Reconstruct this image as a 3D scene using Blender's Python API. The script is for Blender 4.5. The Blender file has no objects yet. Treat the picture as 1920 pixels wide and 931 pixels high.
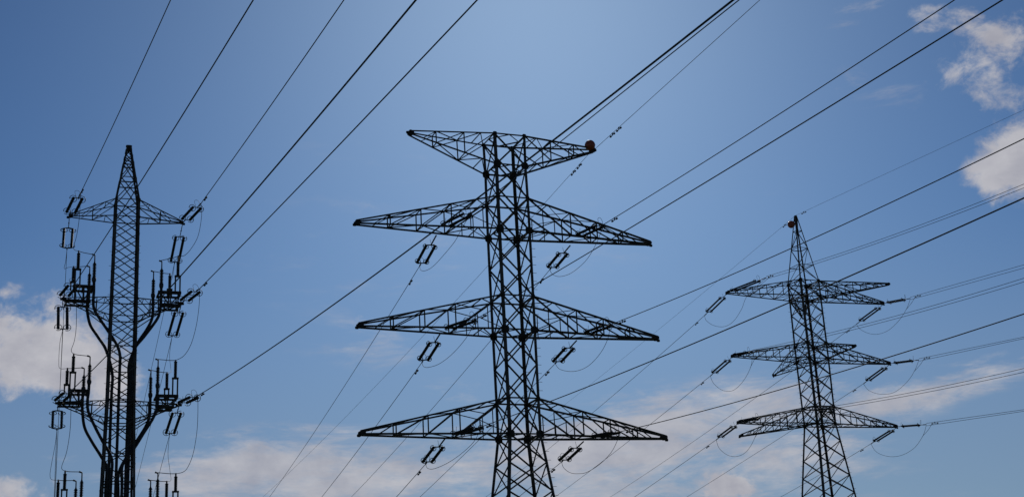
import bpy, math, random
from mathutils import Vector as V
random.seed(4)
SC = bpy.context.scene
COL = SC.collection
rad = math.radians

# ------------------------------------------------------------------ camera
FPX, PITCH, ROLL = 2595.1, rad(17.300), rad(-3.0255)      # focal length in photo pixels
CX, CY = 960.0, 465.5
CAM = V((0, 0, 1.7))
Fw = V((0, math.cos(PITCH), math.sin(PITCH)))
R0 = V((1, 0, 0)); U0 = R0.cross(Fw)
Rt = R0 * math.cos(ROLL) + U0 * math.sin(ROLL)
Up = -R0 * math.sin(ROLL) + U0 * math.cos(ROLL)
cd = bpy.data.cameras.new('camera'); cam = bpy.data.objects.new('camera', cd); COL.objects.link(cam)
cd.sensor_width = 36; cd.lens = FPX / 1920 * 36; cd.clip_start = 0.5; cd.clip_end = 20000
from mathutils import Matrix
M3 = Matrix((Rt, Up, -Fw)).transposed()
cam.matrix_world = Matrix.Translation(CAM) @ M3.to_4x4()
SC.camera = cam

# ------------------------------------------------------------------ sky, sun, exposure
SUN_AZ, SUN_EL = rad(1.5), rad(30.5)                          # azimuth clockwise from +Y (straight ahead)
SKY_STRENGTH, SUN_STRENGTH = 0.08, 2.5
vs = SC.view_settings
vs.view_transform = 'Standard'; vs.look = 'None'; vs.gamma = 1; vs.use_curve_mapping = False
vs.exposure = -0.5

def pdir(px, py):
    d = Fw * FPX + Rt * (px - CX) - Up * (py - CY)
    return d.normalized()

world = bpy.data.worlds.new('World'); SC.world = world; world.use_nodes = True
def build_sky():
    nt = world.node_tree; N = nt.nodes; L = nt.links
    N.clear()
    out = N.new('ShaderNodeOutputWorld'); bg = N.new('ShaderNodeBackground')
    bg.inputs['Strength'].default_value = SKY_STRENGTH
    L.new(bg.outputs[0], out.inputs[0])
    sky = N.new('ShaderNodeTexSky'); sky.sky_type = 'NISHITA'; sky.sun_disc = False
    sky.sun_elevation = SUN_EL; sky.sun_rotation = SUN_AZ
    sky.altitude = 50; sky.air_density = 1.0; sky.dust_density = 0.5; sky.ozone_density = 5.0
    tc = N.new('ShaderNodeTexCoord')
    def m(op, a, b=None, c=None):
        n = N.new('ShaderNodeMath'); n.operation = op
        for i, v in enumerate((a, b, c)):
            if v is None: continue
            if isinstance(v, (int, float)): n.inputs[i].default_value = v
            else: L.new(v, n.inputs[i])
        return n.outputs[0]
    sep = N.new('ShaderNodeSeparateXYZ'); L.new(tc.outputs['Generated'], sep.inputs[0])
    az = m('ARCTAN2', sep.outputs[0], sep.outputs[1]); el = m('ARCSINE', sep.outputs[2])
    def noise(scale, detail, rough, off, dist=0.0, zs=1.0):
        mp = N.new('ShaderNodeMapping'); mp.inputs['Location'].default_value = off; mp.inputs['Scale'].default_value = (1, 1, zs)
        L.new(tc.outputs['Generated'], mp.inputs[0])
        n = N.new('ShaderNodeTexNoise'); n.inputs['Scale'].default_value = scale; n.inputs['Detail'].default_value = detail
        n.inputs['Roughness'].default_value = rough; n.inputs['Distortion'].default_value = dist
        L.new(mp.outputs[0], n.inputs['Vector']); return n.outputs['Fac']
    # cloud banks: azimuth, elevation, their widths, density
    def bank(px, py, sx, sy, amp, tilt=0.0):
        d = pdir(px, py); a0 = math.atan2(d.x, d.y); e0 = math.asin(d.z)
        kx = sx / FPX; ky = sy / FPX
        dx = m('SUBTRACT', az, a0); dy = m('SUBTRACT', el, e0)
        if tilt: dy = m('MULTIPLY_ADD', dx, -tilt, dy)
        q = m('ADD', m('POWER', m('DIVIDE', dx, kx), 2.0), m('POWER', m('DIVIDE', dy, ky), 2.0))
        return m('MULTIPLY', m('EXPONENT', m('MULTIPLY', q, -1.0)), amp)
    def total(bs):
        t = None
        for b in bs:
            o = bank(*b); t = o if t is None else m('ADD', t, o)
        return t
    cumul = total(CUMULUS); wisp = total(WISPS)
    n1 = noise(16, 8, 0.62, (3.1, 1.7, 0.4), 0.3, 1.25)
    n2 = noise(9, 8, 0.68, (7.3, 2.2, 5.4), 0.4, 4.5)
    def ramp(x, lo, hi):
        n = N.new('ShaderNodeMapRange'); n.interpolation_type = 'SMOOTHSTEP'
        n.inputs['From Min'].default_value = lo; n.inputs['From Max'].default_value = hi
        L.new(x, n.inputs['Value']); return n.outputs[0]
    n4 = noise(30, 6, 0.62, (2.3, 6.8, 1.4), 0.6, 3.2)
    n3 = noise(55, 6, 0.65, (0.3, 8.8, 3.4), 0.4, 1.3)
    near = m('MINIMUM', m('MULTIPLY', cumul, 3.0), 1.0); nearw = m('MINIMUM', m('MULTIPLY', wisp, 3.0), 1.0)
    puff = m('ADD', m('MULTIPLY', m('SUBTRACT', n1, 0.5), 2.6), m('MULTIPLY', m('SUBTRACT', n3, 0.5), 1.3))
    a1 = ramp(m('MULTIPLY_ADD', puff, near, cumul), 0.30, 1.0)
    veil = m('ADD', m('MULTIPLY', m('SUBTRACT', n2, 0.5), 3.0), m('MULTIPLY', m('SUBTRACT', n4, 0.5), 1.2))
    a2 = ramp(m('MULTIPLY_ADD', veil, nearw, wisp), 0.15, 1.25)
    alpha = m('MINIMUM', m('ADD', m('MULTIPLY', a1, 0.95), m('MULTIPLY', a2, 0.86)), 0.95)
    shade = noise(26, 6, 0.6, (1.1, 4.7, 9.4), 0.2, 1.6)
    cr = N.new('ShaderNodeValToRGB'); L.new(shade, cr.inputs[0])
    cr.color_ramp.elements[0].position = 0.3; cr.color_ramp.elements[0].color = (*CLOUD_DARK, 1)
    cr.color_ramp.elements[1].position = 0.72; cr.color_ramp.elements[1].color = (*CLOUD_LIGHT, 1)
    cscale = N.new('ShaderNodeVectorMath'); cscale.operation = 'SCALE'; L.new(cr.outputs[0], cscale.inputs[0])
    cscale.inputs[3].default_value = CLOUD_GAIN
    tint = N.new('ShaderNodeVectorMath'); tint.operation = 'MULTIPLY'
    gm = N.new('ShaderNodeGamma'); gm.inputs[1].default_value = SKY_CONTRAST; L.new(sky.outputs[0], gm.inputs[0]); L.new(gm.outputs[0], tint.inputs[0])
    tint.inputs[1].default_value = SKY_TINT
    mix = N.new('ShaderNodeMix'); mix.data_type = 'RGBA'
    # milky air low over the horizon
    hz = N.new('ShaderNodeMix'); hz.data_type = 'RGBA'; hz.inputs[7].default_value = (*HAZE, 1)
    L.new(m('MULTIPLY', ramp(m('MULTIPLY', el, -1.0), -rad(19), -rad(6)), 0.62), hz.inputs[0]); L.new(tint.outputs[0], hz.inputs[6])
    L.new(alpha, mix.inputs[0]); L.new(hz.outputs[2], mix.inputs[6]); L.new(cscale.outputs[0], mix.inputs[7])
    L.new(mix.outputs[2], bg.inputs[0])
HAZE = (3.35, 4.55, 6.6)
SKY_TINT, SKY_CONTRAST = (.244, .327, .378), 1.35
CLOUD_DARK, CLOUD_LIGHT, CLOUD_GAIN = (0.315, 0.315, 0.36), (0.47, 0.465, 0.49), 20.5
CUMULUS = [(20, 668, 140, 90, 1.1, -.12), (150, 685, 85, 65, .9), (250, 690, 60, 60, .45), (335, 640, 60, 45, .45), (1865, 130, 110, 75, .48, .1), (1790, 135, 50, 42, .42), (1890, 60, 75, 40, .34), (1895, 180, 70, 30, .5), (1700, 170, 40, 26, .12),
           (1895, 322, 75, 52, 1.05), (1915, 250, 50, 34, .7), (1760, 40, 75, 34, .55, -.2), (5, 545, 40, 18, .42), (100, 560, 26, 26, .35), (1378, 912, 62, 36, .95), (690, 597, 30, 14, .6), (20, 915, 110, 30, .7)]
WISPS = [(720, 885, 360, 62, .85, .02), (520, 850, 130, 45, .6), (390, 900, 110, 50, .45), (1150, 800, 170, 55, .75, .1), (1400, 760, 220, 40, .75, .12), (1250, 870, 260, 60, .5), (1780, 722, 240, 26, .95, .17),
         (1560, 790, 140, 40, .35), (1470, 870, 150, 30, .4), (1690, 180, 70, 36, .2), (1590, 150, 50, 30, .3), (1640, 10, 50, 24, .55), (1580, 40, 40, 40, .25), (180, 880, 200, 40, .35), (860, 740, 130, 30, .3), (700, 640, 90, 50, .22), (960, 960, 900, 60, .3), (900, 480, 800, 360, .16)]
build_sky()

sd = bpy.data.lights.new('sun', 'SUN'); sun = bpy.data.objects.new('sun', sd); COL.objects.link(sun)
sd.energy = SUN_STRENGTH; sd.angle = rad(0.5); sd.color = (1.0, 0.95, 0.87)
sdir = V((math.sin(SUN_AZ) * math.cos(SUN_EL), math.cos(SUN_AZ) * math.cos(SUN_EL), math.sin(SUN_EL)))
sun.rotation_euler = (-sdir).to_track_quat('-Z', 'Y').to_euler(); sun.location = sdir * 400

# ------------------------------------------------------------------ points in space
def ray(p): return Fw * FPX + Rt * (p[0] - CX) - Up * (p[1] - CY)
def on_level(p, z):
    d = ray(p); return CAM + d * ((z - CAM.z) / d.z)
def on_wall(p, P0, az):                                   # the upright plane through P0 running along azimuth angle az
    n = V((-math.sin(az), math.cos(az), 0)); d = ray(p)
    return CAM + d * (n.dot(P0 - CAM) / n.dot(d))
def on_depth(p, k): d = ray(p); return CAM + d * (k / FPX)
def depth(P): return (P - CAM).dot(Fw)
def height_on(P0, py):                                   # height at which the upright line through P0 is seen at row py
    k = (CY - py) / FPX                                 # (d.Up) = k (d.Fw)
    a = Up - Fw * k; d0 = V((P0.x, P0.y, 0)) - CAM
    return -a.dot(d0) / a.z
def falling(p, P0, slope):                                # the point on the ray that lies slope * distance below P0
    d = ray(p); lo, hi = 0.1, 1.0
    def g(k):
        Q = CAM + d * (k / FPX); return Q.z - (P0.z - slope * math.hypot(Q.x - P0.x, Q.y - P0.y))
    k0 = depth(P0); a, b = 2.0, 900.0
    best = None; prev = g(a); k = a
    while k < b:
        k2 = k * 1.03; c = g(k2)
        if prev * c <= 0:
            lo, hi = k, k2
            for _ in range(50):
                mid = (lo + hi) / 2
                if g(lo) * g(mid) <= 0: hi = mid
                else: lo = mid
            if best is None or abs(math.log(lo / k0)) < abs(math.log(best / k0)): best = lo
        prev = c; k = k2
    if best is None: best = k0
    return CAM + d * (best / FPX)

# ------------------------------------------------------------------ materials
def mat(name, col, rough=0.6, metal=0.0, var=0.25, scale=3.0, spec=0.5, bump=0.0):
    m = bpy.data.materials.new(name); m.use_nodes = True; nt = m.node_tree; b = nt.nodes['Principled BSDF']
    b.inputs['Roughness'].default_value = rough; b.inputs['Metallic'].default_value = metal
    b.inputs['Specular IOR Level'].default_value = spec
    tc = nt.nodes.new('ShaderNodeTexCoord'); n = nt.nodes.new('ShaderNodeTexNoise'); n.inputs['Scale'].default_value = scale
    n.inputs['Detail'].default_value = 6; nt.links.new(tc.outputs['Object'], n.inputs['Vector'])
    r = nt.nodes.new('ShaderNodeValToRGB'); nt.links.new(n.outputs['Fac'], r.inputs[0])
    r.color_ramp.elements[0].position = .3; r.color_ramp.elements[1].position = .7
    r.color_ramp.elements[0].color = (*[c * (1 - var) for c in col], 1); r.color_ramp.elements[1].color = (*[min(1, c * (1 + var)) for c in col], 1)
    nt.links.new(r.outputs[0], b.inputs['Base Color'])
    return m
STEEL = mat('dark_painted_steel', (.075, .06, .048), .8, 0, .55, 1.3, .25)
PLATE = mat('rusty_dark_plate', (.042, .03, .023), .85, 0, .4, 5.0, .3)
WIRE = mat('weathered_conductor', (.035, .036, .04), .7, 0.0, .2, 1.0, .3)
INSUL = mat('brown_black_insulator', (.028, .022, .02), .55, 0, .2, 6.0, .35)
FITTING = mat('dull_fitting', (.05, .05, .052), .6, .3, .2, 4.0, .4)
CABLE = mat('black_cable_sheath', (.018, .018, .018), .6, 0, .3, 4.0, .35)
BALLRED = mat('red_ball_plastic', (.42, .085, .045), .42, 0, .2, 4.0, .4)
CONCRETE = mat('footing_concrete', (.30, .29, .27), .9, 0, .2, 5.0)
GRASS = mat('meadow_grass', (.055, .085, .028), .9, 0, .5, .35)

# ------------------------------------------------------------------ mesh helpers
class MB:
    def __init__(s): s.v = []; s.f = []; s.smooth = False
    def prism(s, P, Q, prof, a, b):
        n = len(prof); o = len(s.v)
        for X in (P, Q):
            for (x, y) in prof: s.v.append(X + a * x + b * y)
        for i in range(n): j = (i + 1) % n; s.f.append((o + i, o + j, o + n + j, o + n + i))
        s.f.append(tuple(range(o + n - 1, o - 1, -1))); s.f.append(tuple(range(o + n, o + 2 * n)))
    def frame(s, P, Q, ref):
        d = (Q - P).normalized(); a = ref - d * ref.dot(d)
        if a.length < 1e-4: a = V((1, .3, 0)) - d * d.x
        a.normalize(); return d, a, d.cross(a)
    def angle(s, P, Q, w, ref=V((0, 0, 1)), t=None):       # rolled L section
        t = t or w * .16; d, a, b = s.frame(P, Q, ref); c = w * .3
        s.prism(P, Q, [(x - c, y - c) for x, y in ((0, 0), (w, 0), (w, t), (t, t), (t, w), (0, w))], a, b)
    def box(s, P, Q, w, h=None, ref=V((0, 0, 1))):          # w along ref, h across
        h = h or w; d, a, b = s.frame(P, Q, ref)
        s.prism(P, Q, [(-w / 2, -h / 2), (w / 2, -h / 2), (w / 2, h / 2), (-w / 2, h / 2)], a, b)
    def plate(s, C, a, b, n, t=.02, shape=((-1, -.6), (-.6, -1), (.6, -1), (1, -.6), (1, .6), (.6, 1), (-.6, 1), (-1, .6))):
        n = n.normalized(); s.prism(C - n * t / 2, C + n * t / 2, shape, a, b)
    def tube(s, pts, r, n=8, closed=False):
        s.smooth = True; o = len(s.v); m = len(pts); a = None
        for i, P in enumerate(pts):
            if closed: d = pts[(i + 1) % m] - pts[i - 1]
            else: d = pts[min(i + 1, m - 1)] - pts[max(i - 1, 0)]
            d = d.normalized()
            if a is None:
                a = V((0, 0, 1)) - d * d.z
                if a.length < .1: a = V((1, 0, 0)) - d * d.x
            a = (a - d * a.dot(d)).normalized(); b = d.cross(a)
            rr = r[i] if isinstance(r, (list, tuple)) else r
            for k in range(n):
                t = 2 * math.pi * k / n; s.v.append(P + a * (rr * math.cos(t)) + b * (rr * math.sin(t)))
        for i in range(m if closed else m - 1):
            i2 = (i + 1) % m
            for k in range(n): k2 = (k + 1) % n; s.f.append((o + i * n + k, o + i * n + k2, o + i2 * n + k2, o + i2 * n + k))
        if not closed:
            s.f.append(tuple(o + k for k in range(n - 1, -1, -1))); s.f.append(tuple(o + (m - 1) * n + k for k in range(n)))
    def lathe(s, P, Q, prof, n=10):                         # prof: (fraction along PQ, radius)
        s.tube([P.lerp(Q, f) for f, r in prof], [r for f, r in prof], n)
    def ring(s, C, axis, R, r, n=14, arc=1.0):
        axis = axis.normalized(); a = axis.orthogonal().normalized(); b = axis.cross(a); full = arc >= 1
        k = n if full else n + 1
        pts = [C + a * R * math.cos(2 * math.pi * arc * i / n) + b * R * math.sin(2 * math.pi * arc * i / n) for i in range(k)]
        s.tube(pts, r, 6, closed=full)
    def build(s, name, material, parent=None, origin=None):
        o0 = origin if origin is not None else (parent['_o'] if False else V((0, 0, 0)))
        if parent is not None: o0 = ORG[parent.name]
        me = bpy.data.meshes.new(name); me.from_pydata([tuple(p - o0) for p in s.v], [], s.f); me.materials.append(material)
        if s.smooth: me.polygons.foreach_set('use_smooth', [True] * len(me.polygons))
        me.update()
        ob = bpy.data.objects.new(name, me); COL.objects.link(ob)
        if parent is not None: ob.parent = parent
        else: ob.location = o0
        ORG[ob.name] = o0
        return ob
ORG = {}
def tag(o, label, cat, group=None, kind=None):
    if label and not 4 <= len(label.split()) <= 16: print('LABEL LENGTH', len(label.split()), label)
    if label: o['label'] = label
    if cat: o['category'] = cat
    if group: o['group'] = group
    if kind: o['kind'] = kind
    return o
def thing(name, loc, label, cat, group=None):
    o = bpy.data.objects.new(name, None); o.empty_display_size = .5; COL.objects.link(o); o.location = loc; ORG[o.name] = V(loc)
    return tag(o, label, cat, group)
def spline(pts, n=8):                                       # Catmull-Rom
    out = []; m = len(pts)
    for i in range(m - 1):
        p0 = pts[max(i - 1, 0)]; p1 = pts[i]; p2 = pts[i + 1]; p3 = pts[min(i + 2, m - 1)]
        for k in range(n):
            t = k / n
            out.append(.5 * ((2 * p1) + (p2 - p0) * t + (2 * p0 - 5 * p1 + 4 * p2 - p3) * t * t + (3 * p1 - p0 - 3 * p2 + p3) * t ** 3))
    out.append(pts[-1]); return out

# ------------------------------------------------------------------ ground
def ground():
    m = MB(); N = 64; R = 9000
    rings = [0, 30, 60, 90, 130, 200, 400, 1000, 3000, R]
    m.v.append(V((0, 60, 0)))
    for r in rings[1:]:
        for k in range(N):
            t = 2 * math.pi * k / N; m.v.append(V((r * math.cos(t), 60 + r * math.sin(t), 0)))
    for k in range(N): m.f.append((0, 1 + k, 1 + (k + 1) % N))
    for i in range(len(rings) - 2):
        for k in range(N):
            a = 1 + i * N; b = a + N; k2 = (k + 1) % N; m.f.append((a + k, b + k, b + k2, a + k2))
    tag(m.build('ground', GRASS), 'flat green meadow under the power lines', 'ground', kind='structure')
ground()

# ------------------------------------------------------------------ lattice towers
SG = {'A': (-1, -1), 'B': (1, -1), 'C': (-1, 1), 'D': (1, 1)}     # A, B face the camera; A, C on the left
FACES = [('A', 'B'), ('B', 'D'), ('D', 'C'), ('C', 'A')]
class Tower:
    def __init__(s, x, y, phi, levels):
        s.c = V((x, y, 0)); s.phi = phi
        s.u = V((math.cos(phi), math.sin(phi), 0)); s.v = V((-math.sin(phi), math.cos(phi), 0))
        s.lv = sorted(levels)                                # (z, half width)
    def w(s, z):
        L = s.lv
        for (z0, w0), (z1, w1) in zip(L, L[1:]):
            if z <= z1 or (z1, w1) == L[-1]: return w0 + (w1 - w0) * (z - z0) / (z1 - z0)
    def P(s, k, z):
        a, b = SG[k]; w = s.w(z); return s.c + s.u * (a * w) + s.v * (b * w) + V((0, 0, z))
    def axis(s, z): return s.c + V((0, 0, z))
    def legs(s, root, w, bolts=(), lo=3.0, hi=None, z0=0.0):
        res = {}
        zs = [z for z, _ in s.lv]
        for k in 'ABCD':
            m = MB(); a, b = SG[k]
            for z0_, z1_ in zip(zs, zs[1:]):
                P, Q = s.P(k, z0_), s.P(k, z1_ + (.03 if z1_ != zs[-1] else 0)); d = (Q - P).normalized()
                ww = w if not callable(w) else w((z0_ + z1_) / 2)
                # heel of the L outwards, both flanges along the faces
                t = ww * .16; e1 = -s.u * a; e2 = -s.v * b; c = -.25 * ww
                prof = [(x + c, y + c) for x, y in ((0, 0), (ww, 0), (ww, t), (t, t), (t, ww), (0, ww))]
                if a * b < 0: prof = prof[::-1]
                m.prism(P, Q, prof, e1, e2)
            leg = m.build('leg', STEEL, root); res[k] = leg
            if k in bolts:
                z = lo; i = 0
                while z < hi:
                    q = MB(); P = s.P(k, z); out = (s.u * a) if i % 2 else (s.v * b)
                    if k in 'BD': out = s.u if i % 2 else -s.u * .0 + s.u
                    q.tube([P + out * w_(w, z) * .2, P + out * (w_(w, z) * .2 + .2)], .011, 5)
                    q.build('step_bolt', STEEL, leg); z += .42; i += 1
            f = MB(); P = s.P(k, 0)
            f.prism(P - V((0, 0, .3)), P + V((0, 0, .35)), [(-.5, -.5), (.5, -.5), (.5, .5), (-.5, .5)], s.u, s.v)
            f.build('footing', CONCRETE, root)
        return res
    def brace(s, root, zs, w, rings=(), kind='X'):
        for fi, (k, j) in enumerate(FACES):
            m = MB(); nrm = (s.v * -1, s.u, s.v, s.u * -1)[fi]
            for i, (z0, z1) in enumerate(zip(zs, zs[1:])):
                P0, P1, Q0, Q1 = s.P(k, z0), s.P(k, z1), s.P(j, z0), s.P(j, z1)
                ww = w_(w, z0)
                if kind == 'X' or (kind(i) if callable(kind) else False):
                    m.angle(P0 + nrm * .012, Q1 + nrm * .012, ww, nrm); m.angle(Q0 - nrm * ww * .9, P1 - nrm * ww * .9, ww, -nrm)
                else:
                    if (i + fi) % 2: m.angle(P0, Q1, ww, nrm)
                    else: m.angle(Q0, P1, ww, nrm)
            for z in rings: m.angle(s.P(k, z), s.P(j, z), w_(w, z) * 1.1, V((0, 0, 1)))
            m.build('lattice_bracing', STEEL, root)
    def diaphragm(s, root, zs, w):
        for z in zs:
            m = MB(); mids = [(s.P(k, z) + s.P(j, z)) / 2 for k, j in FACES]
            for i in range(4): m.angle(mids[i], mids[(i + 1) % 4], w, V((0, 0, 1)))
            m.build('plan_bracing', STEEL, root)
    def gussets(s, root, zs, size):
        for z in zs:
            for k in 'ABCD':
                a, b = SG[k]; P = s.P(k, z); m = MB(); q = size
                m.plate(P - s.u * a * q * .35 + s.v * b * .028, s.u * q, V((0, 0, q)), s.v, .018)
                m.plate(P - s.v * b * q * .35 + s.u * a * .028, s.v * q, V((0, 0, q)), s.u, .018)
                m.build('gusset_plate', PLATE, root)
def w_(w, z): return w(z) if callable(w) else w

def arm(tw, root, name, ku, zu, zl, tip, posts, cw, bw, spread=.10, rise=.14, heavy=True, topflat=False, subs=(.11, .2)):
    """a pyramid truss: two upper and two lower chords from the legs ku to the tip"""
    k1, k2 = ku
    side = (tw.P(k2, zl) - tw.P(k1, zl)).normalized()
    out = (tip - tw.axis(tip.z)).normalized()
    tu = [tip - side * spread + V((0, 0, 0 if topflat else rise)), tip + side * spread + V((0, 0, 0 if topflat else rise))]
    tl = [tip - side * spread - V((0, 0, rise if topflat else 0)), tip + side * spread - V((0, 0, rise if topflat else 0))]
    U = [tw.P(k1, zu), tw.P(k2, zu)]; Lo = [tw.P(k1, zl), tw.P(k2, zl)]
    m = MB()
    for i in (0, 1):
        m.angle(U[i], tu[i], cw * .85, side if i else -side); m.angle(Lo[i], tl[i], cw, side if i else -side)
    part = m.build(name, STEEL, root)
    b = MB(); Z = V((0, 0, 1))
    un = lambda i, t: U[i].lerp(tu[i], t)
    ln = lambda i, t: Lo[i].lerp(tl[i], t)
    ps = [0] + list(posts)
    for i in (0, 1):
        sd = side if i else -side
        for t in posts: b.angle(un(i, t), ln(i, t), bw, sd)
        for t0, t1 in zip(ps, ps[1:]):
            if t0 == 0:
                if heavy:
                    b.angle(un(i, 0), ln(i, t1), bw * 1.4, sd)
                    X = un(i, 0).lerp(ln(i, t1), .5); t5 = t1 * .5
                    for st in subs:
                        b.angle(un(i, 0).lerp(ln(i, t1), st / t1), ln(i, st), bw * .75, sd)
                    b.angle(ln(i, 0) + sd * .02, un(i, 0).lerp(ln(i, t1), .62) + sd * .02, bw * .8, sd)
                    b.angle(un(i, t1) + sd * .015, un(i, 0).lerp(ln(i, t1), .45) + sd * .015, bw * .7, sd)
                else:
                    b.angle(un(i, 0), ln(i, t1), bw, sd)
            else: b.angle(un(i, t0), ln(i, t1), bw, sd)
        b.angle(un(i, posts[-1]), ln(i, (posts[-1] + 1) / 2), bw * .8, sd)
    rt = sorted(set([t for t in posts] + [posts[0] * .45]))
    for n_, fn in (('t', un), ('l', ln)):
        tt = [0] + rt
        for q, t in enumerate(tt):
            if q: b.angle(fn(0, t), fn(1, t), bw * .8, Z)
            if q < len(tt) - 1:
                a_, c_ = (0, 1) if q % 2 else (1, 0)
                b.angle(fn(a_, t) + Z * .015, fn(c_, tt[q + 1]) + Z * .015, bw * .8, Z)
    b.build('arm_bracing', STEEL, part)
    p = MB(); e = .06 + cw
    for sgn in (-1, 1):
        p.plate(tip + side * sgn * (spread + .03) - out * e * .6 + V((0, 0, rise * (-.5 if topflat else .5))), out * e, V((0, 0, e * .62)), side, .02)
    p.box(tip - side * (spread + .05) - out * .05, tip + side * (spread + .05) - out * .05, .10, .10)
    p.plate(tip + out * .06 - V((0, 0, .05)), out * .09, V((0, 0, .07)), side, .03)
    p.build('tip_plate', PLATE, part)
    return part

# ---- middle tower
zc = dict(tt=28.046, tb=26.423, a1u=24.695, a1l=22.991, a2u=19.61, a2l=17.907, a3u=14.534, a3l=12.814)
TC = Tower(-0.1315, 66.0, rad(21.94), [(28.046, .827), (26.423, .803), (24.695, .822), (22.991, .826), (19.61, .82), (17.907, .81), (14.534, .797), (12.814, .80), (0, 2.30)])
rc = thing('transmission_tower', (TC.c.x, TC.c.y, 0), 'tall dark lattice pylon with three wide cross arms and broad wedge shaped top, in middle', 'pylon', 'lattice power line towers')
TC.legs(rc, .135, bolts=('D', 'B'), lo=8.2, hi=24)
def pan(a, b, n): return [a + (b - a) * i / n for i in range(n)]
zb = pan(zc['tt'], zc['tb'], 1) + pan(zc['tb'], zc['a1u'], 1) + pan(zc['a1u'], zc['a1l'], 1) + pan(zc['a1l'], zc['a2u'], 2) + pan(zc['a2u'], zc['a2l'], 1) + \
     pan(zc['a2l'], zc['a3u'], 2) + pan(zc['a3u'], zc['a3l'], 1) + [zc['a3l'], 11.47, 10.1, 8.65, 7.1, 5.4, 3.5, 1.4]
TC.brace(rc, zb, .068, rings=list(zc.values()))
TC.diaphragm(rc, [zc['tt'], zc['tb'], zc['a1l'], zc['a2l'], zc['a3l']], .055)
TC.gussets(rc, [zc['tb'], zc['a1l'], zc['a2l'], zc['a3l']], .185)
TC.gussets(rc, [zc['tt'], zc['a1u'], zc['a2u'], zc['a3u']], .10)
for lv, La in (('a1', 7.88), ('a2', 7.85), ('a3', 7.85)):
    for s_, ks in ((-1, ('A', 'C')), (1, ('B', 'D'))):
        arm(TC, rc, 'cross_arm', ks, zc[lv + 'u'], zc[lv + 'l'], TC.axis(zc[lv + 'l']) + TC.u * s_ * La, (.335, .55, .765), .095, .052)
for s_, ks in ((-1, ('A', 'C')), (1, ('B', 'D'))):
    arm(TC, rc, 'top_arm', ks, zc['tt'], zc['tb'], TC.axis(zc['tt']) + TC.u * s_ * 5.06, (.36, .69), .085, .05, heavy=False, topflat=True)

# ---- left tower (cable tower)
KL = 1.25
def zl(z): return (z - 1.7) * KL + 1.7
zt = dict(l1u=zl(23.566), l1l=zl(22.738), l2u=zl(18.899), l2l=zl(18.056), l3u=zl(14.217), l3l=zl(13.431))
dz = zt['l2u'] - zt['l3u']; zt['l4u'] = zt['l3u'] - dz; zt['l4l'] = zt['l3l'] - dz
TL0 = V((-17.607 * KL, 60 * KL, 0))
apex_z = height_on(TL0, 275.5)
TL = Tower(TL0.x, TL0.y, rad(20.23), [(apex_z, .11), (zt['l1u'], .528 * KL), (zt['l2u'], .557 * KL), (zt['l3u'], .583 * KL), (0, .92 * KL)])
rl = thing('cable_tower', (TL.c.x, TL.c.y, 0), 'slender dark lattice tower with pointed peak carrying cable terminations, at far left', 'pylon', 'lattice power line towers')
TL.legs(rl, lambda z: .095 if z > zt['l1u'] else .125, bolts=('A', 'D'), lo=14.5, hi=27)
ap = MB(); A_ = TL.axis(apex_z)
ap.plate(A_ + V((0, 0, .03)), TL.u * .17, TL.v * .17, V((0, 0, 1)), .06); ap.prism(A_ - V((0, 0, .2)), A_, [(-.13, -.13), (.13, -.13), (.13, .13), (-.13, .13)], TL.u, TL.v)
ap.build('peak_cap', PLATE, rl)
zpk = [apex_z - .1] + [height_on(A_, y) for y in (305, 336)]
zb = [zpk[0], (zpk[0] + zpk[1]) / 2, zpk[1], zpk[2], zt['l1u']] + pan(zt['l1u'], zt['l1l'], 1)[1:] + pan(zt['l1l'], zt['l2u'], 5) + pan(zt['l2u'], zt['l2l'], 1) + \
     pan(zt['l2l'], zt['l3u'], 5) + pan(zt['l3u'], zt['l3l'], 1) + pan(zt['l3l'], zt['l4u'], 4) + pan(zt['l4u'], 0.8, 7) + [.8]
TL.brace(rl, zb, .05, rings=[zt[k] for k in zt] + [zpk[1], zpk[1] - .2, zpk[2], zpk[2] - .35])
TL.gussets(rl, [zt['l1u'], zt['l1l'], zt['l2u'], zt['l3u'], zt['l4u']], .08)
TIPL = {}
for s_, ks, Lg in ((-1, ('A', 'C'), 2.5), (1, ('B', 'D'), 2.52)):
    TIPL['l1', s_] = TL.axis(zt['l1l']) + TL.u * s_ * Lg * KL
    arm(TL, rl, 'cross_arm', ks, zt['l1u'], zt['l1l'], TIPL['l1', s_], (.49,), .062, .042, spread=.06, rise=.09, heavy=False)
for lv in ('l2', 'l3', 'l4'):
    for s_, ks, Lg in ((-1, ('A', 'C'), 2.61), (1, ('B', 'D'), 2.55)):
        TIPL[lv, s_] = TL.axis(zt[lv + 'u']) + TL.u * s_ * Lg * KL
        p = arm(TL, rl, 'platform_arm', ks, zt[lv + 'u'], zt[lv + 'l'], TIPL[lv, s_], (.30, .62), .06, .042, spread=.08, rise=.09, heavy=False, topflat=True)
        # second pair of struts from below
        q = MB()
        for k in ks: q.angle(TL.P(k, zt[lv + 'l'] - .42), TL.P(k, zt[lv + 'l']).lerp(TIPL[lv, s_], .55) - V((0, 0, .05)), .05, TL.v)
        q.angle(TL.P(ks[0], zt[lv + 'l'] - .42), TL.P(ks[1], zt[lv + 'l'] - .42), .05)
        q.build('knee_strut', STEEL, p)
# cable racking inside the body
z = 1.0
while z < zt['l2l'] - 1.0:
    for b_ in (-.6, .6):
        if z < zt['l3u'] + .3 or b_ < 0:
            ck = MB(); ck.box(TL.axis(z) - TL.u * TL.w(z) + TL.v * b_ * TL.w(z), TL.axis(z) + TL.u * TL.w(z) + TL.v * b_ * TL.w(z), .045, .05)
            ck.build('cable_rack', STEEL, rl)
    z += 1.5

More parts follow.
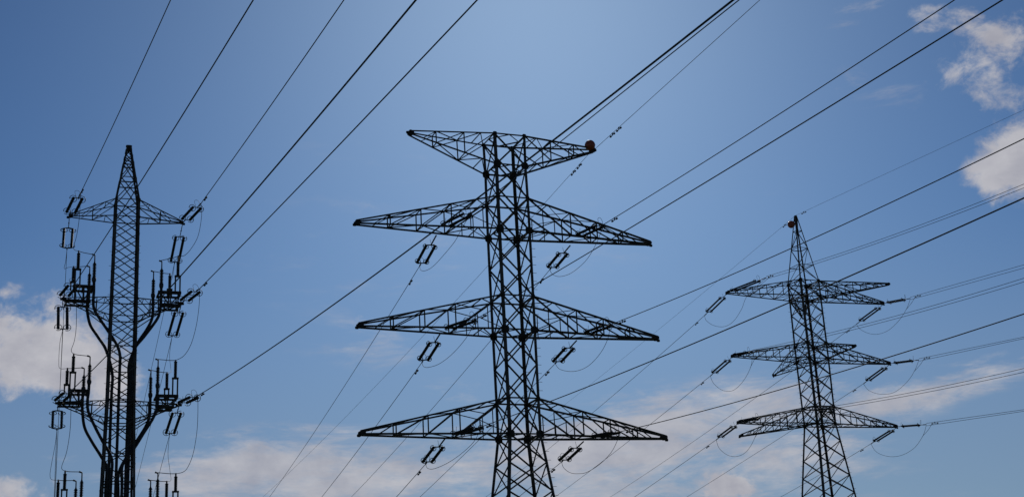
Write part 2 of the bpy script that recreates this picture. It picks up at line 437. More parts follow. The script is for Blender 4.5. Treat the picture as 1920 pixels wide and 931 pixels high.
# ---- right tower
zr = dict(r1u=31.666, r1l=30.329, r2u=26.425, r2l=25.157, r3u=21.253, r3l=19.879)
TR0 = V((23.7965, 110, 0))
apr = height_on(TR0, 405)
TR = Tower(TR0.x, TR0.y, rad(23.8), [(apr, .07), (31.666, .905), (26.425, .92), (25.157, .92), (21.253, .895), (19.879, .88), (0, 2.95)])
rr = thing('junction_tower', (TR.c.x, TR.c.y, 0), 'distant dark lattice pylon with pointed peak and cross arms in two directions, at right', 'pylon', 'lattice power line towers')
TR.legs(rr, lambda z: .085 if z > 31.7 else .15, bolts=('C', 'B'), lo=13.0, hi=30)
zk = [apr - .15] + [height_on(TR0, y) for y in (434, 467, 500)]
TR.brace(rr, [zk[0], zk[1], zk[2], zk[3], zr['r1u']], .048, rings=zk[1:], kind='Z')
zb = pan(zr['r1u'], zr['r1l'], 1) + pan(zr['r1l'], zr['r2u'], 3) + pan(zr['r2u'], zr['r2l'], 1) + pan(zr['r2l'], zr['r3u'], 3) + pan(zr['r3u'], zr['r3l'], 1) + \
     pan(zr['r3l'], 14.4, 4) + pan(14.4, 1.0, 8) + [1.0]
TR.brace(rr, zb, .066, rings=list(zr.values()))
TR.diaphragm(rr, list(zr.values()), .06)
TR.gussets(rr, list(zr.values()), .14)
pk = MB(); pk.prism(TR.axis(apr - .2), TR.axis(apr + .05), [(-.08, -.08), (.08, -.08), (.08, .08), (-.08, .08)], TR.u, TR.v); pk.build('peak_cap', PLATE, rr)
TIPR = {}
for lv, a, b in (('r1', 7.46, 7.84), ('r2', 7.55, 7.67), ('r3', 7.62, 7.51)):
    for s_, ks, Lg in ((-1, ('A', 'C'), a), (1, ('B', 'D'), b)):
        TIPR[lv, s_] = TR.axis(zr[lv + 'l']) + TR.u * s_ * Lg
        arm(TR, rr, 'cross_arm', ks, zr[lv + 'u'], zr[lv + 'l'], TIPR[lv, s_], (.25, .47, .66, .82), .085, .047, spread=.1, rise=.16, heavy=False)
arm(TR, rr, 'cross_arm', ('B', 'D'), zr['r1u'], zr['r1l'], on_level((1666, 531), zr['r1u']), (.25, .47, .66, .82), .085, .047, heavy=False, topflat=True)
arm(TR, rr, 'cross_arm', ('C', 'D'), zr['r1u'], zr['r1l'], on_level((1507, 597), zr['r1l']), (.25, .47, .66, .82), .085, .047, heavy=False)
arm(TR, rr, 'cross_arm', ('B', 'D'), zr['r2u'], zr['r2l'], on_level((1603, 646.5), zr['r2u']), (.33, .66), .085, .047, heavy=False, topflat=True)
arm(TR, rr, 'cross_arm', ('C', 'D'), zr['r2u'], zr['r2l'], on_level((1451, 704), zr['r2l']), (.33, .66), .085, .047, heavy=False)
arm(TR, rr, 'cross_arm', ('C', 'A'), zr['r3u'], zr['r3l'], on_level((1388, 817.5), zr['r3l']), (.25, .47, .66, .82), .085, .047, heavy=False)
arm(TR, rr, 'cross_arm', ('A', 'B'), zr['r3u'], zr['r3l'], on_level((1553, 766), zr['r3l']), (.25, .47, .66, .82), .085, .047, heavy=False)

# ------------------------------------------------------------------ insulator strings
def shed_profile(L, r, core, pitch=.075):
    n = max(6, int(L / pitch)); pr = [(0, core)]
    for i in range(n):
        f = (i + .5) / n; d = .5 / n
        pr += [(f - d * .55, core), (f, r), (f + d * .15, r), (f + d * .25, core)]
    pr.append((1, core)); return pr
def insulator_string(P0, P1, label, group, side=None, gap=.46, a=.2, b=.86, R=.17, r=.068, loop=True, wr=.018, lw=.024):
    root = thing('insulator_string', P0, label, 'insulator', group)
    d = P1 - P0; L = d.length; dn = d.normalized()
    if side is None: side = dn.cross(V((0, 0, 1))).normalized()
    side = (side - dn * side.dot(dn)).normalized(); nrm = dn.cross(side)
    if nrm.z < 0: nrm = -nrm
    Y0, Y1 = P0 + d * a, P0 + d * b
    m = MB(); m.tube([P0, Y0], lw, 6); m.ring(P0.lerp(Y0, .5), nrm, .035, .014, 8); m.build('link_rod', FITTING, root)
    m = MB(); m.tube([Y1, P1], wr * 1.4, 6); m.lathe(Y1.lerp(P1, .35), P1, [(0, wr), (.1, wr * 2), (.9, wr * 2), (1, wr)], 8); m.build('tension_clamp', FITTING, root)
    for Y, s_ in ((Y0, 1), (Y1, -1)):
        m = MB(); g = gap / 2 + .05
        m.prism(Y - nrm * .015, Y + nrm * .015, [(-g, .045), (-g, .07), (g, .07), (g, .045), (.045, .0), (-.045, .0)], side, dn * s_)
        m.build('yoke_plate', FITTING, root)
    for q in (-1, 1):
        A = Y0 + side * q * gap / 2 + dn * .07; B = Y1 + side * q * gap / 2 - dn * .07
        m = MB(); m.lathe(A, B, shed_profile((B - A).length, r, r * .62), 10); ins = m.build('insulator_rod', INSUL, root)
        for X, sgn in ((A, 1), (B, -1)):
            m = MB(); m.ring(X + dn * sgn * .12, dn, R, .018, 20, .9)
            m.tube([X + dn * sgn * .0, X + dn * sgn * .12 + side * q * R], .013, 5); m.tube([X + dn * sgn * .0, X + dn * sgn * .12 - nrm * R], .013, 5); m.build('arcing_ring', FITTING, ins)
    if loop:
        m = MB(); c = Y1 + nrm * .02
        m.tube(spline([c - side * .1, c - side * .16 + nrm * .2 - dn * .04, c + nrm * .38 + dn * .02, c + side * .2 + nrm * .30 + dn * .1, c + side * .12 + nrm * .02 + dn * .06], 5), .010, 5)
        m.build('arcing_horn', FITTING, root)
        m = MB(); c = Y0 + nrm * .02; m.tube([c, c + nrm * .34 + dn * .06], .009, 5); m.build('arcing_horn', FITTING, root)
    return root

# ------------------------------------------------------------------ wires
def damper(P, d, label):
    """dumbbell damper clamped under a conductor"""
    m = MB(); d = d.normalized(); dn = V((0, 0, -1)); L = .24; q = P + dn * .10
    m.box(P + V((0, 0, .03)), q - V((0, 0, .03)), .05, .04, d)
    m.tube([q - d * L, q, q + d * L], .012, 6)
    for s_ in (-1, 1): m.lathe(q + d * s_ * (L - .08), q + d * s_ * (L + .08), [(0, .03), (.2, .05), (.8, .05), (1, .03)], 8)
    o = m.build('vibration_damper', FITTING, None, P)
    tag(o, label, 'damper', 'dumbbell dampers on the wires')
def wire(name, P0, far, slope, mids, r, label, cat, group, beyond=.9, damp=(), dlabel=None, off=None):
    Q = falling(far, P0, slope)
    if off is not None: P0 = P0 + off; Q = Q + off
    h = V((Q.x - P0.x, Q.y - P0.y, 0)); H = h.length; az = math.atan2(h.y, h.x)
    num = den = 0
    for p in mids:
        X = on_wall(p, P0, az); s = V((X.x - P0.x, X.y - P0.y, 0)).dot(h) / H / H
        if not 0.02 < s < .98: continue
        e = X.z - (P0.z + (Q.z - P0.z) * s); k = s * (1 - s); num += e * k; den += k * k
    c = num / den if den else 0.0
    c = min(c, 0.0)                                         # wires only sag
    f = lambda s: V((P0.x + h.x * s, P0.y + h.y * s, P0.z + (Q.z - P0.z) * s + c * s * (1 - s)))
    n = 40; s1 = 1 + beyond
    while f(s1).z < 1.0 and s1 > 1: s1 -= .05
    m = MB(); m.tube([f(s1 * i / n) for i in range(n + 1)], r, 8)
    o = m.build(name, WIRE, None, P0); tag(o, label, cat, group)
    for i, p in enumerate(damp):
        X = on_wall(p, P0, az); s = V((X.x - P0.x, X.y - P0.y, 0)).dot(h) / H / H
        lab = dlabel if len(damp) == 1 else dlabel + (', the one nearer its clamp' if i == 0 else ', the one farther along')
        damper(f(s), f(s + .01) - f(s), lab)
    return f
def loopwire(name, pts, Ps, Pe, r, label, cat='jumper', group='slack jumper loops', n=6, fork=None):
    """a slack wire from Ps to Pe; its bends lie between the two in depth"""
    k0, k1 = depth(Ps), depth(Pe); m = len(pts) + 1
    P = [Ps] + [on_depth(p, k0 + (k1 - k0) * (i + 1) / m) for i, p in enumerate(pts)] + [Pe]
    b = MB(); b.tube(spline(P, n), r, 6)
    if fork is not None: b.tube(spline([P[-2].lerp(P[-3], .1), P[-2].lerp(fork, .45) + (fork - Pe) * .2, fork], n), r, 6)
    o = b.build(name, WIRE, None, Ps); tag(o, label, cat, group)

# ---- middle tower: strings, conductors, jumpers
AZV = TC.phi + math.pi / 2
ARM = {'a1': 'top', 'a2': 'middle', 'a3': 'lowest'}; SIDE = {-1: 'left', 1: 'right'}
CT = { # toward the camera: string start, end, far pixel, mids
 ('a1', -1): ((829.5, 425), (884, 398), (1386, 0), [(1051, 264.7), (1108, 220)], []),
 ('a1', 1): ((1082, 443), (1132, 420.5), (1790, 0), [(1260, 341.5)], [(1152, 409)]),
 ('a2', -1): ((835, 617), (893, 597.5), (1880, 0), [(1000, 533), (1092.7, 479.7), (1260, 382)], [(907, 588)]),
 ('a2', 1): ((1098, 625), (1145, 608), (1920, 260), [(1260, 563), (1480, 466)], [(1167, 604)]),
 ('a3', -1): ((850, 815), (903, 799), (1920, 371), [(990, 766), (1160, 700), (1480, 570)], [(917, 797)]),
 ('a3', 1): ((1112, 818), (1162, 808.5), (1920, 588), [(1260, 785), (1300, 774), (1491, 722), (1760, 638.6)], [(1180, 806)])}
CA = { # away from the camera
 ('a1', -1): ((818, 441), (787, 498), (505, 931), [(720, 605), (661, 700)], [(770, 528)]),
 ('a1', 1): ((1069, 460), (1031, 505), (658.5, 931), [(921, 637), (867, 700)], [(1016, 524)]),
 ('a2', -1): ((826, 624), (791, 679), (603, 931), [(776, 700), (640, 884)], [(781, 695)]),
 ('a2', 1): ((1081, 638), (1041, 681), (787, 931), [(1025, 698), (898, 824)], [(1026, 697)]),
 ('a3', -1): ((834, 822), (798, 869), (743, 931), [], [(786, 884)]),
 ('a3', 1): ((1094, 827), (1053, 865), (972, 931), [], [(1037, 879)])}
CJ = {('a1', -1): [(789, 506), (798, 507), (812, 499), (830, 480), (853, 452), (866, 428)],
 ('a1', 1): [(1036, 514), (1050, 518), (1070, 512), (1092, 495), (1106, 478), (1120, 452)],
 ('a2', -1): [(795, 687), (806, 687.5), (826, 680), (851, 660), (874, 633), (886, 612)],
 ('a2', 1): [(1049, 691), (1067, 695.5), (1086, 693.5), (1106, 683), (1126, 661), (1139, 636)],
 ('a3', -1): [(802, 877), (815, 877.5), (841, 866), (868, 847), (890, 825)],
 ('a3', 1): [(1057, 876), (1069, 885), (1084, 887), (1101, 884), (1126, 868), (1146, 847), (1157, 826)]}
for key in CT:
    lv, s_ = key; z = zc[lv + 'l']; nm = f"middle pylon's {ARM[lv]} {SIDE[s_]} arm"
    p0, p1, far, mids, dm = CT[key]
    P0 = on_level(p0, z); P1 = falling(p1, P0, .06)
    insulator_string(P0, P1, f'double insulator rods pulled toward the viewer from the {nm}', 'double rod insulator strings', gap=.44, a=.1, b=.88, R=.14)
    wire('conductor', P1, far, .05, mids, .019, f'black conductor rising to the upper right from the {nm}', 'wire', 'overhead conductors', damp=dm, dlabel=f'tiny dumbbell damper on the conductor rising right from the {nm}')
    q0, q1, far, mids, dm = CA[key]
    A0 = on_level(q0, z); A1 = on_wall(q1, A0, AZV)
    insulator_string(A0, A1, f'double insulator rods with rings slanting down left below the {nm}', 'double rod insulator strings', side=TC.u, gap=.46, a=.3, b=.92, R=.14, r=.076, lw=.036)
    wire('conductor', A1, far, .06, mids, .015, f'thin conductor falling to the lower left from below the {nm}', 'wire', 'overhead conductors', damp=dm, dlabel=f'tiny dumbbell damper on the thin conductor falling left from the {nm}')
    loopwire('jumper_loop', CJ[key], A1, P1, .012, f'thin slack jumper loop hanging under the {nm}')
# earth wire over the right tip
tipE = TC.axis(zc['tt']) + TC.u * 5.06
def marker_ball(C, R, label):
    root = thing('marker_ball', C, label, 'marker ball', 'red aerial marker balls')
    for s_ in (-1, 1):                                      # two half shells with a seam
        m = MB(); m.lathe(C, C + V((0, 0, s_ * R)), [(math.sin(t), R * math.cos(t)) for t in [.012 + i * (math.pi / 2 - .02) / 10 for i in range(11)]], 24); m.build('half_shell', BALLRED, root)
    m = MB(); m.ring(C, V((0, 0, 1)), R * .99, .012, 24); m.build('seam', BALLRED, root)
def earth(P, far, sl, mids, r, label, dm, dl, beyond=.8): return wire('earth_wire', P, far, sl, mids, r, label, 'wire', 'earth wires', beyond=beyond, damp=dm, dlabel=dl)
e0 = tipE + V((0, 0, .05))
earth(e0 + TC.u * .1, (1425, 0), .05, [(1179, 220), (1160, 238)], .012, 'thin earth wire rising right from the ball tipped top arm of the middle pylon', [(1148, 249), (1160, 239)], 'tiny damper on the earth wire right of the middle ball')
earth(e0, (640, 789), .05, [(1025.7, 376), (912, 500), (817, 604), (727, 700)], .010, 'faint earth wire falling left behind the middle pylon from its ball tipped arm', [(1086, 309), (1075, 322)], 'tiny damper on the earth wire below the middle pylon ball', beyond=1.0)
ballC = on_depth((1106.2, 272.2), depth(tipE) - .15); marker_ball(ballC, .275, 'large red marker ball on the right top tip of the middle pylon')

# ---- left tower: strings, conductors
AZL = TL.phi + math.pi / 2
LT = { # toward: start pixel, end pixel, far, mids, radius, damper
 ('l1', -1): ((129, 404), (151, 362), (320, 0), [(205, 250)], .020, [(154.5, 356)]),
 ('l1', 1): ((342, 421), (377, 381), (645, 0), [(420, 321.5)], .022, [(385.5, 372)]),
 ('l2', -1): ((119, 560), (141, 530), (475, 0), [(209, 424), (261, 345), (323, 250)], .022, []),
 ('l2', 1): ((341, 567), (374, 541), (895, 0), [(420, 494), (388, 528)], .024, [(385.5, 531)]),
 ('l3', -1): ((108.5, 753), (132, 733), (780, 0), [(172, 695), (199, 667), (338, 517), (420, 426)], .021, []),
 ('l3', 1): ((334, 760), (371, 741), (1375, 0), [(420, 710), (800, 443), (1040, 262)], .024, [(380, 737)])}
LA = {
 ('l1', -1): ((130, 406), (125.5, 468), (102.5, 931), [(121, 576), (117, 640), (113, 733)]),
 ('l1', 1): ((341.5, 424), (327, 494), (252, 830), [(307, 590), (295, 650), (281, 693)]),
 ('l2', -1): ((119, 564), (117.5, 619), (103.5, 925), [(115.5, 640), (112, 733)]),
 ('l2', 1): ((334.5, 573), (322.5, 631), (249, 931), [(317, 660), (300, 722), (280, 808)]),
 ('l3', -1): ((108, 757), (106.5, 806), (101.5, 931), []),
 ('l3', 1): ((329, 767), (318, 814), (287, 931), [(310, 843)])}
def ARML(lv, s_): return f"left tower's {dict(l1='top', l2='upper', l3='lower')[lv]} {SIDE[s_]} {'arm' if lv == 'l1' else 'platform'}"
PL1 = {}; PA1 = {}
for key in LT:
    lv, s_ = key; tip = TIPL[key]; nm = ARML(lv, s_)
    p0, p1, far, mids, r_, dm = LT[key]
    P0 = tip + TL.u * s_ * .02 - TL.v * .12; P1 = falling(p1, P0, -.02 if lv == 'l1' else .05)
    PL1[key] = P1
    insulator_string(P0, P1, f'double insulator rods pulled up right toward the viewer from the {nm}', 'double rod insulator strings', gap=.46, a=.14, b=.80, R=.19, r=.082)
    wire('conductor', P1, far, .05, mids, r_, f'black conductor climbing steeply to the top edge from the {nm}', 'wire', 'overhead conductors', damp=dm, dlabel=f'tiny damper on the steep conductor beside the {nm}')
    q0, q1, far, mids = LA[key]
    A0 = tip + TL.v * .1 - V((0, 0, .1)); A1 = on_wall(q1, A0, AZL); PA1[key] = A1
    insulator_string(A0, A1, f'double insulator rods with rings hanging almost straight down under the {nm}', 'double rod insulator strings', side=TL.u, gap=.46, a=.28 if lv == 'l1' else .22, b=.96, R=.19, r=.082, loop=False)
    wire('conductor', A1, far, .10, mids, .014, f'thin conductor dropping down from the hanging rods under the {nm}', 'wire', 'overhead conductors', damp=())
# ---- left tower: platforms with terminations and arresters
def lwall(p, k): return on_wall(p, TL.c + TL.v * k, TL.phi)
KN, KF = -.45, .55
EQ = {  # per platform: arrester A, arrester B, termination 1, termination 2 : x, top, sheds top, sheds bottom ; beams
 ('l2', -1): dict(AA=(146.3, 469.5, 476, 503), AB=(137, 498.5, 503, 527), B1=(176.3, 478, 494.6, 521), B2=(167, 500, 515, 536), up=((139, 536), (173, 537)), lo=((121, 563), (170, 565))),
 ('l2', 1): dict(AA=(333.5, 479, 494, 516), AB=(318, 512, 518, 541), B1=(302.5, 490, 506.6, 532), B2=(287, 509, 526, 551), up=((298, 546.5), (338, 549.5)), lo=((300, 570), (338, 575))),
 ('l3', -1): dict(AA=(136.8, 662, 669, 696), AB=(125.2, 689, 696, 719), B1=(167.3, 668, 685.5, 712), B2=(156.6, 690, 706, 726), up=((130, 731.5), (164, 732.5)), lo=((110, 754), (152, 756))),
 ('l3', 1): dict(AA=(328.7, 674, 678, 707), AB=(312.6, 697, 701, 727), B1=(295.5, 674, 689.5, 719.5), B2=(282, 694, 708.5, 737), up=((293, 741), (332.5, 742.5)), lo=((296, 761), (325, 764))),
 ('l4', -1): dict(AA=(120.7, 881, 889, 915.5), AB=(107.8, 898, 905, 934), B1=(151.9, 885, 903, 933), B2=(141, 901, 917, 943), up=((112, 950), (150, 951)), lo=((95, 972), (140, 974))),
 ('l4', 1): dict(AA=(329.1, 886, 894, 919), AB=(312, 900.5, 907, 933), B1=(295, 886, 900, 931), B2=(281.4, 900, 915, 944), up=((292, 953), (333, 954)), lo=((294, 975), (330, 977)))}
LV2 = {'l2': 'upper', 'l3': 'lower', 'l4': 'lowest'}
def post_top(P, z): return V((P.x, P.y, z))
BUS = {}
for key, e in EQ.items():
    lv, s_ = key; nm = f"left tower's {LV2[lv]} {SIDE[s_]} platform"
    # platform: part of the tower
    ua, ub = lwall(e['up'][0], KN), lwall(e['up'][1], KN); zu = (ua.z + ub.z) / 2
    la, lb = lwall(e['lo'][0], KN), lwall(e['lo'][1], KN); z0 = (la.z + lb.z) / 2
    cu = lambda P: (P - TL.c).dot(TL.u)
    X0, X1 = sorted((cu(ua), cu(ub))); Y0, Y1 = sorted((cu(la), cu(lb)))
    at = lambda x, k, z: TL.c + TL.u * x + TL.v * k + V((0, 0, z))
    m = MB()
    for k in (KN, KF): m.box(at(X0 - .05, k, zu), at(X1 + .05, k, zu), .17 if k < 0 else .10, .14)
    for x in (X0, (X0 + X1) / 2, X1): m.box(at(x, KN - .1, zu - .03), at(x, KF + .1, zu - .03), .10, .1)
    plat = m.build('equipment_platform', PLATE, rl)
    m = MB()
    for k in (KN, KF): m.box(at(Y0, k, z0), at(Y1, k, z0), .17 if k < 0 else .09, .14)
    for x in (Y0 + .1, Y1 - .1): m.box(at(x, KN - .1, z0 + .02), at(x, KF + .1, z0 + .02), .12, .1)
    m.build('lower_beam', PLATE, plat)
    for x in (X0 + .08, (X0 + X1) / 2 + .05, X1 - .12):
        for k in (KN, KF):
            m = MB(); m.box(at(x, k, zu), at(min(max(x, Y0), Y1), k, z0), .07, .07, TL.u); m.build('support_post', STEEL, plat)
    for xe in (X0, X1):
        m = MB(); m.angle(at(xe, KN - .08, zu), at((X0 + X1) / 2, KN - .08, z0), .06, TL.v); m.build('diagonal_strut', STEEL, plat)
    for nmk, k in (('AA', KN), ('AB', KF)):
        x, t, s0, s1 = e[nmk]; Pb = lwall((x, s1), k); zt_ = lwall((x, t), k).z; zs_ = lwall((x, s0), k).z
        which = 'taller arrester raised on a twin post frame' if nmk == 'AA' else 'shorter arrester standing at the rear'
        ar = thing('surge_arrester', (Pb.x, Pb.y, zu), f'{which}, on the {nm}', 'surge arrester', 'arresters on the left tower')
        m = MB(); m.lathe(Pb, post_top(Pb, zs_), shed_profile(zs_ - Pb.z, .10, .075, .06), 12); m.build('insulator_body', INSUL, ar)
        m = MB(); m.lathe(post_top(Pb, zs_), post_top(Pb, zt_), [(0, .10), (.15, .10), (.25, .05), (1, .045)], 10); m.build('top_cap', FITTING, ar)
        m = MB(); hw = .13 if nmk == 'AA' else .11
        m.box(Pb - TL.u * (hw + .05) - V((0, 0, .05)), Pb + TL.u * (hw + .05) - V((0, 0, .05)), .08, .2)
        for q in (-1, 1): m.box(Pb + TL.u * q * hw - V((0, 0, .07)), post_top(Pb, zu) + TL.u * q * hw, .07, .08, TL.v)
        m.build('base_frame', STEEL, ar)
        BUS[key, nmk] = post_top(Pb, zt_ - .03)
    for nmk, k in (('B1', KN), ('B2', KF)):
        x, t, s0, s1 = e[nmk]; Pb = lwall((x, s1), k); zt_ = lwall((x, t), k).z; zs_ = lwall((x, s0), k).z
        which = 'front' if nmk == 'B1' else 'rear'
        tr = thing('cable_termination', Pb, f'{which} ribbed cable termination standing on the {nm}', 'cable termination', 'ribbed terminations on the left tower')
        m = MB(); m.lathe(Pb, post_top(Pb, zs_), shed_profile(zs_ - Pb.z, .115, .07, .085), 12); m.build('ribbed_body', INSUL, tr)
        m = MB(); m.lathe(post_top(Pb, zs_), post_top(Pb, zt_), [(0, .10), (.12, .055), (.3, .035), (1, .035)], 10)
        T = post_top(Pb, zt_); m.lathe(T, T - TL.u * .16 * (1) + V((0, 0, .05)), [(0, .04), (1, .05)], 8); m.build('terminal_head', FITTING, tr)
        m = MB(); m.lathe(Pb - V((0, 0, .26)), Pb, [(0, .06), (.15, .10), (.5, .125), (1, .125)], 12); m.build('base_flange', FITTING, tr)
        BUS[key, nmk] = T - TL.u * .12 + V((0, 0, .04))
    for a_, b_, w_n in (('AA', 'B1', 'front'), ('AB', 'B2', 'rear')):
        P, Q = BUS[key, a_], BUS[key, b_]
        m = MB(); m.tube(spline([P, P.lerp(Q, .3) - V((0, 0, .02)), P.lerp(Q, .7) - V((0, 0, .01)), Q], 5), .02, 6)
        o = m.build('connecting_wire', WIRE, None, P); tag(o, f'short wire joining the {w_n} arrester and termination on the {nm}', 'wire', 'connections on the left tower')
# droppers from the line down to each platform
DR = {('l1', -1, 0): [(149, 405), (144, 440), (138, 465)], ('l1', 1, 0): [(378, 405), (372, 440), (361, 462), (347, 478)],
      ('l2', -1, 0): [(143, 560), (143, 610), (139.5, 638), (133.6, 656)], ('l2', 1, 0): [(373.5, 570), (368, 610), (358, 645), (345, 666)],
      ('l3', -1, 0): [(133, 760), (131.5, 804), (125, 846), (115.5, 875)], ('l3', 1, 0): [(371, 775), (369, 810), (362, 850), (352, 875), (343, 884)],
      ('l1', -1, 1): [(123, 490), (120.5, 503), (128, 501)], ('l1', 1, 1): [(325, 512), (322, 524), (320, 518)],
      ('l2', -1, 1): [(112.3, 642), (110.3, 677), (112.5, 690)], ('l2', 1, 1): [(318, 664), (320, 688), (320.5, 697)],
      ('l3', -1, 1): [(103.5, 832), (96, 872), (93.8, 890), (97, 898)], ('l3', 1, 1): [(315, 850), (318.5, 880), (320.5, 899)]}
NEXT = {'l1': 'l2', 'l2': 'l3', 'l3': 'l4'}
for (lv, s_, rear), pts in DR.items():
    st = PA1[lv, s_] if rear else PL1[lv, s_]; en = BUS[(NEXT[lv], s_), 'AB' if rear else 'AA']
    loopwire('dropper_wire', pts, st, en, .015 if not rear else .012,
             (f'thin dropper wire from the hanging rods under the {ARML(lv, s_)}' if rear else
              f'slack dropper wire curving from the strained rods of the {ARML(lv, s_)}'), 'dropper', 'dropper wires of the left tower')
# thick cables from the terminations into the tower body
CB = {('l2', -1, 'B1'): ([(176, 545), (175, 562), (176.4, 578), (187, 597), (202, 619), (219, 646), (225, 666)], (224.5, 690), -.35),
      ('l2', -1, 'B2'): ([(165, 550), (163.5, 570), (163.5, 582), (169, 608), (183, 630), (199, 656)], (210.5, 700), .25),
      ('l2', 1, 'B1'): ([(302, 555), (301, 575), (297, 593), (286, 610), (269, 632), (252.5, 653)], (247, 680), -.4),
      ('l2', 1, 'B2'): ([(287, 566), (286.5, 585), (284, 600), (274, 619), (258, 643)], (242.5, 680), .2),
      ('l3', -1, 'B1'): ([(166, 735), (164, 752), (166, 772), (179, 801), (192, 826)], (209.5, 860), -.55),
      ('l3', -1, 'B2'): ([(155, 742), (154.5, 768), (158.5, 800), (171.6, 826), (189, 854)], (199.5, 875), .45),
      ('l3', 1, 'B1'): ([(295, 735), (295, 760), (287, 783), (270, 810), (252, 839)], (230, 870), -.6),
      ('l3', 1, 'B2'): ([(281.5, 755), (280.5, 778), (274, 797), (262, 817), (248, 838)], (223, 884), .4)}
for (lv, s_, bk), (pts, bodyp, kb) in CB.items():
    x, t, s0, s1 = EQ[lv, s_][bk]; k0 = KN if bk == 'B1' else KF
    P = [lwall((x, s1), k0) - V((0, 0, .1))]; n = len(pts)
    for i, p in enumerate(pts): P.append(lwall(p, k0 + (kb - k0) * ((i + 1) / (n + 1)) ** 1.5))
    B = lwall(bodyp, kb); P.append(B)
    for z in (B.z - 1.2, B.z - 4, B.z - 8, .3):
        if z < B.z and z > .2: P.append(V((B.x, B.y, z)))
    m = MB(); m.tube(spline(P, 7), .084, 10); o = m.build('power_cable', CABLE, None, P[0])
    tag(o, f'thick black cable bending into the tower from the {"front" if bk == "B1" else "rear"} termination on the {LV2[lv]} {SIDE[s_]} platform', 'cable', 'thick cables down the left tower')
for s_ in (-1, 1):
    for bk, kb, dx in (('B1', -.5, .18), ('B2', .5, .42)):
        x, t, s0, s1 = EQ['l4', s_][bk]; k0 = KN if bk == 'B1' else KF
        P0 = lwall((x, s1), k0); a = TL.c + TL.v * kb + TL.u * s_ * dx
        P = [P0 - V((0, 0, .1)), P0 - V((0, 0, .8)), P0 - V((0, 0, 1.3)) - TL.u * s_ * .15, V((a.x, a.y, P0.z - 3.2)), V((a.x, a.y, P0.z - 4.2)), V((a.x, a.y, .3))]
        m = MB(); m.tube(spline(P, 7), .084, 10); o = m.build('power_cable', CABLE, None, P[0])
        tag(o, f'thick black cable below the {"front" if bk == "B1" else "rear"} termination on the lowest {SIDE[s_]} platform', 'cable', 'thick cables down the left tower')

# ---- right tower: strings, conductors, jumpers
AZR = TR.phi + math.pi / 2
RT = { # end of string pixel, wire clamp, far, second far, mids, dampers
 ('r1', -1): ((1426, 524), (1437, 520), (1920, 345), (1920, 352), [(1478, 508.5), (1528, 492), (1760, 405)], [(1445, 518)]),
 ('r1', 1): ((1697, 561), (1707, 559), (1920, 496), (1920, 502), [], [(1721, 554.5)]),
 ('r2', -1): ((1400, 661), (1411, 658), (1920, 521), (1920, 528), [(1487.5, 642), (1546, 626), (1760, 567)], []),
 ('r2', 1): ((1713, 676), (1723, 674), (1920, 631), (1920, 634), [], [(1738, 671.5)]),
 ('r3', -1): ((1417, 784), (1428, 782), (1920, 690), (1920, 697), [(1565, 761), (1760, 724)], []),
 ('r3', 1): ((1727, 796), (1737, 795), (1920, 767), (1920, 770), [], [(1753, 792.5)])}
RA = {
 ('r1', -1): ((1329, 582), (1321, 591), (1043, 829), [(1197, 700), (1110, 774)], [(1306, 603)]),
 ('r1', 1): ((1613, 600), (1606, 607), (1147, 929), [(1450.7, 720), (1300, 826.5), (1260, 855)], [(1590, 620)]),
 ('r2', -1): ((1340, 697), (1332, 704), (1043, 929), [(1260, 762)], [(1317, 717)]),
 ('r2', 1): ((1628, 712), (1619, 718.5), (1300, 923), [(1479, 809.5)], [(1602, 731)]),
 ('r3', -1): ((1350, 818), (1343, 823.5), (1192, 929), [(1300, 854), (1260, 882)], [(1327, 836)]),
 ('r3', 1): ((1641, 825), (1633, 831), (1463, 931), [(1504, 908)], [(1616, 843)])}
RJ = {('r1', -1): [(1324, 600), (1337, 609), (1356, 612), (1374, 603), (1390, 580), (1402, 553)],
      ('r1', 1): [(1612, 616), (1628, 624), (1645, 626), (1665, 619), (1685, 601), (1700, 578)],
      ('r2', -1): [(1338, 718), (1355, 731), (1375, 731), (1394, 713), (1408, 686)],
      ('r2', 1): [(1629, 731), (1650, 738), (1676, 735), (1700, 716), (1715, 694)],
      ('r3', -1): [(1349, 840), (1366, 853), (1385, 854), (1402, 843), (1416, 818)],
      ('r3', 1): [(1644, 847), (1668, 855), (1692, 852), (1715, 838), (1731, 815)]}
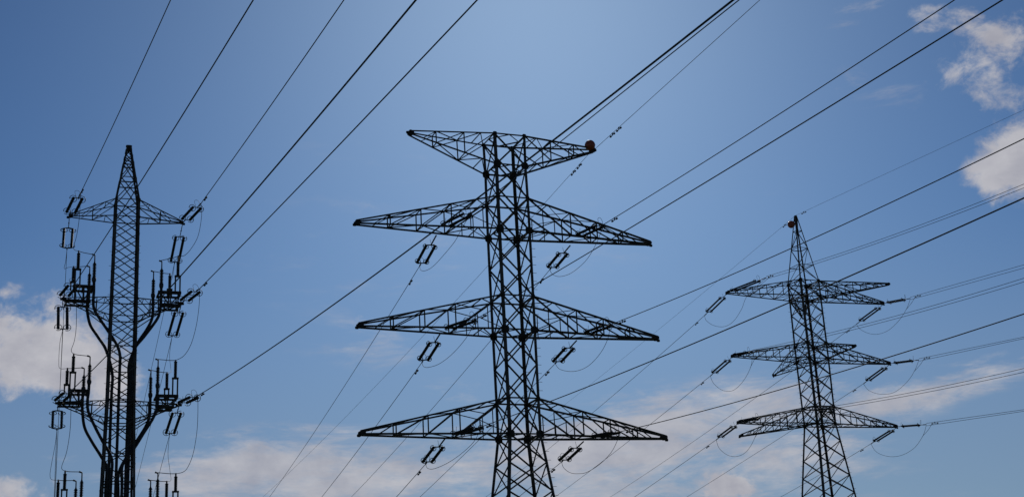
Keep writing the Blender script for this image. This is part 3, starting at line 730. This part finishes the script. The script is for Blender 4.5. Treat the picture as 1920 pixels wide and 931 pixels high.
ARMR = {'r1': 'top', 'r2': 'middle', 'r3': 'lowest'}
for key in RT:
    lv, s_ = key; tip = TIPR[key]; nm = f"right pylon's {ARMR[lv]} {SIDE[s_]} arm"
    pe, pc, far, far2, mids, dm = RT[key]
    P0 = tip - TR.v * .12 + V((0, 0, .03)); P1 = falling(pc, P0, .05)
    insulator_string(P0, P1, f'double insulator rods reaching right toward the viewer from the {nm}', 'double rod insulator strings', gap=.42, a=.12, b=.80, R=.13, r=.07)
    Q = falling(far, P1, .05)
    wire('conductor', P1 + V((0, 0, .1)), far, .05, mids, .016, f'upper of two thin conductors running right from the {nm}', 'wire', 'overhead conductors', beyond=.7, damp=dm, dlabel=f'tiny damper on the conductors running right from the {nm}')
    wire('conductor', P1 - V((0, 0, .1)), far2, .05, [(x, y + 5) for x, y in mids], .016, f'lower of two thin conductors running right from the {nm}', 'wire', 'overhead conductors', beyond=.7)
    pe, pc, far, mids, dm = RA[key]
    A0 = tip + TR.v * .1 - V((0, 0, .06)); A1 = on_wall(pc, A0, AZR)
    insulator_string(A0, A1, f'double insulator rods slanting down left from the {nm}', 'double rod insulator strings', side=TR.u, gap=.40, a=.13, b=.84, R=.13, r=.072)
    wire('conductor', A1, far, .06, mids, .018, f'thin conductor falling left and away from the {nm}', 'wire', 'overhead conductors', damp=dm, dlabel=f'tiny damper on the conductor falling left from the {nm}')
    loopwire('jumper_loop', RJ[key], A1, P1, .014, f'thin slack jumper loop with a forked end below the {nm}', fork=P1 + (Q - P1).normalized() * .55)
e1 = TR.axis(apr + .05)
earth(e1, (1920, 206), .05, [(1715, 300.7), (1600, 353)], .010, 'faint earth wire running up right from the peak of the right pylon', [(1507, 397.5)], 'tiny damper on the earth wire right of the right pylon peak')
earth(e1, (1136, 697), .05, [(1358, 515), (1259, 598)], .010, 'very faint earth wire falling left from the peak of the right pylon', [(1471, 421)], 'tiny damper on the earth wire left of the right pylon ball', beyond=.8)
marker_ball(on_depth((1483.5, 420.5), depth(e1) - .25), .31, 'small red marker ball beside the peak of the right pylon')
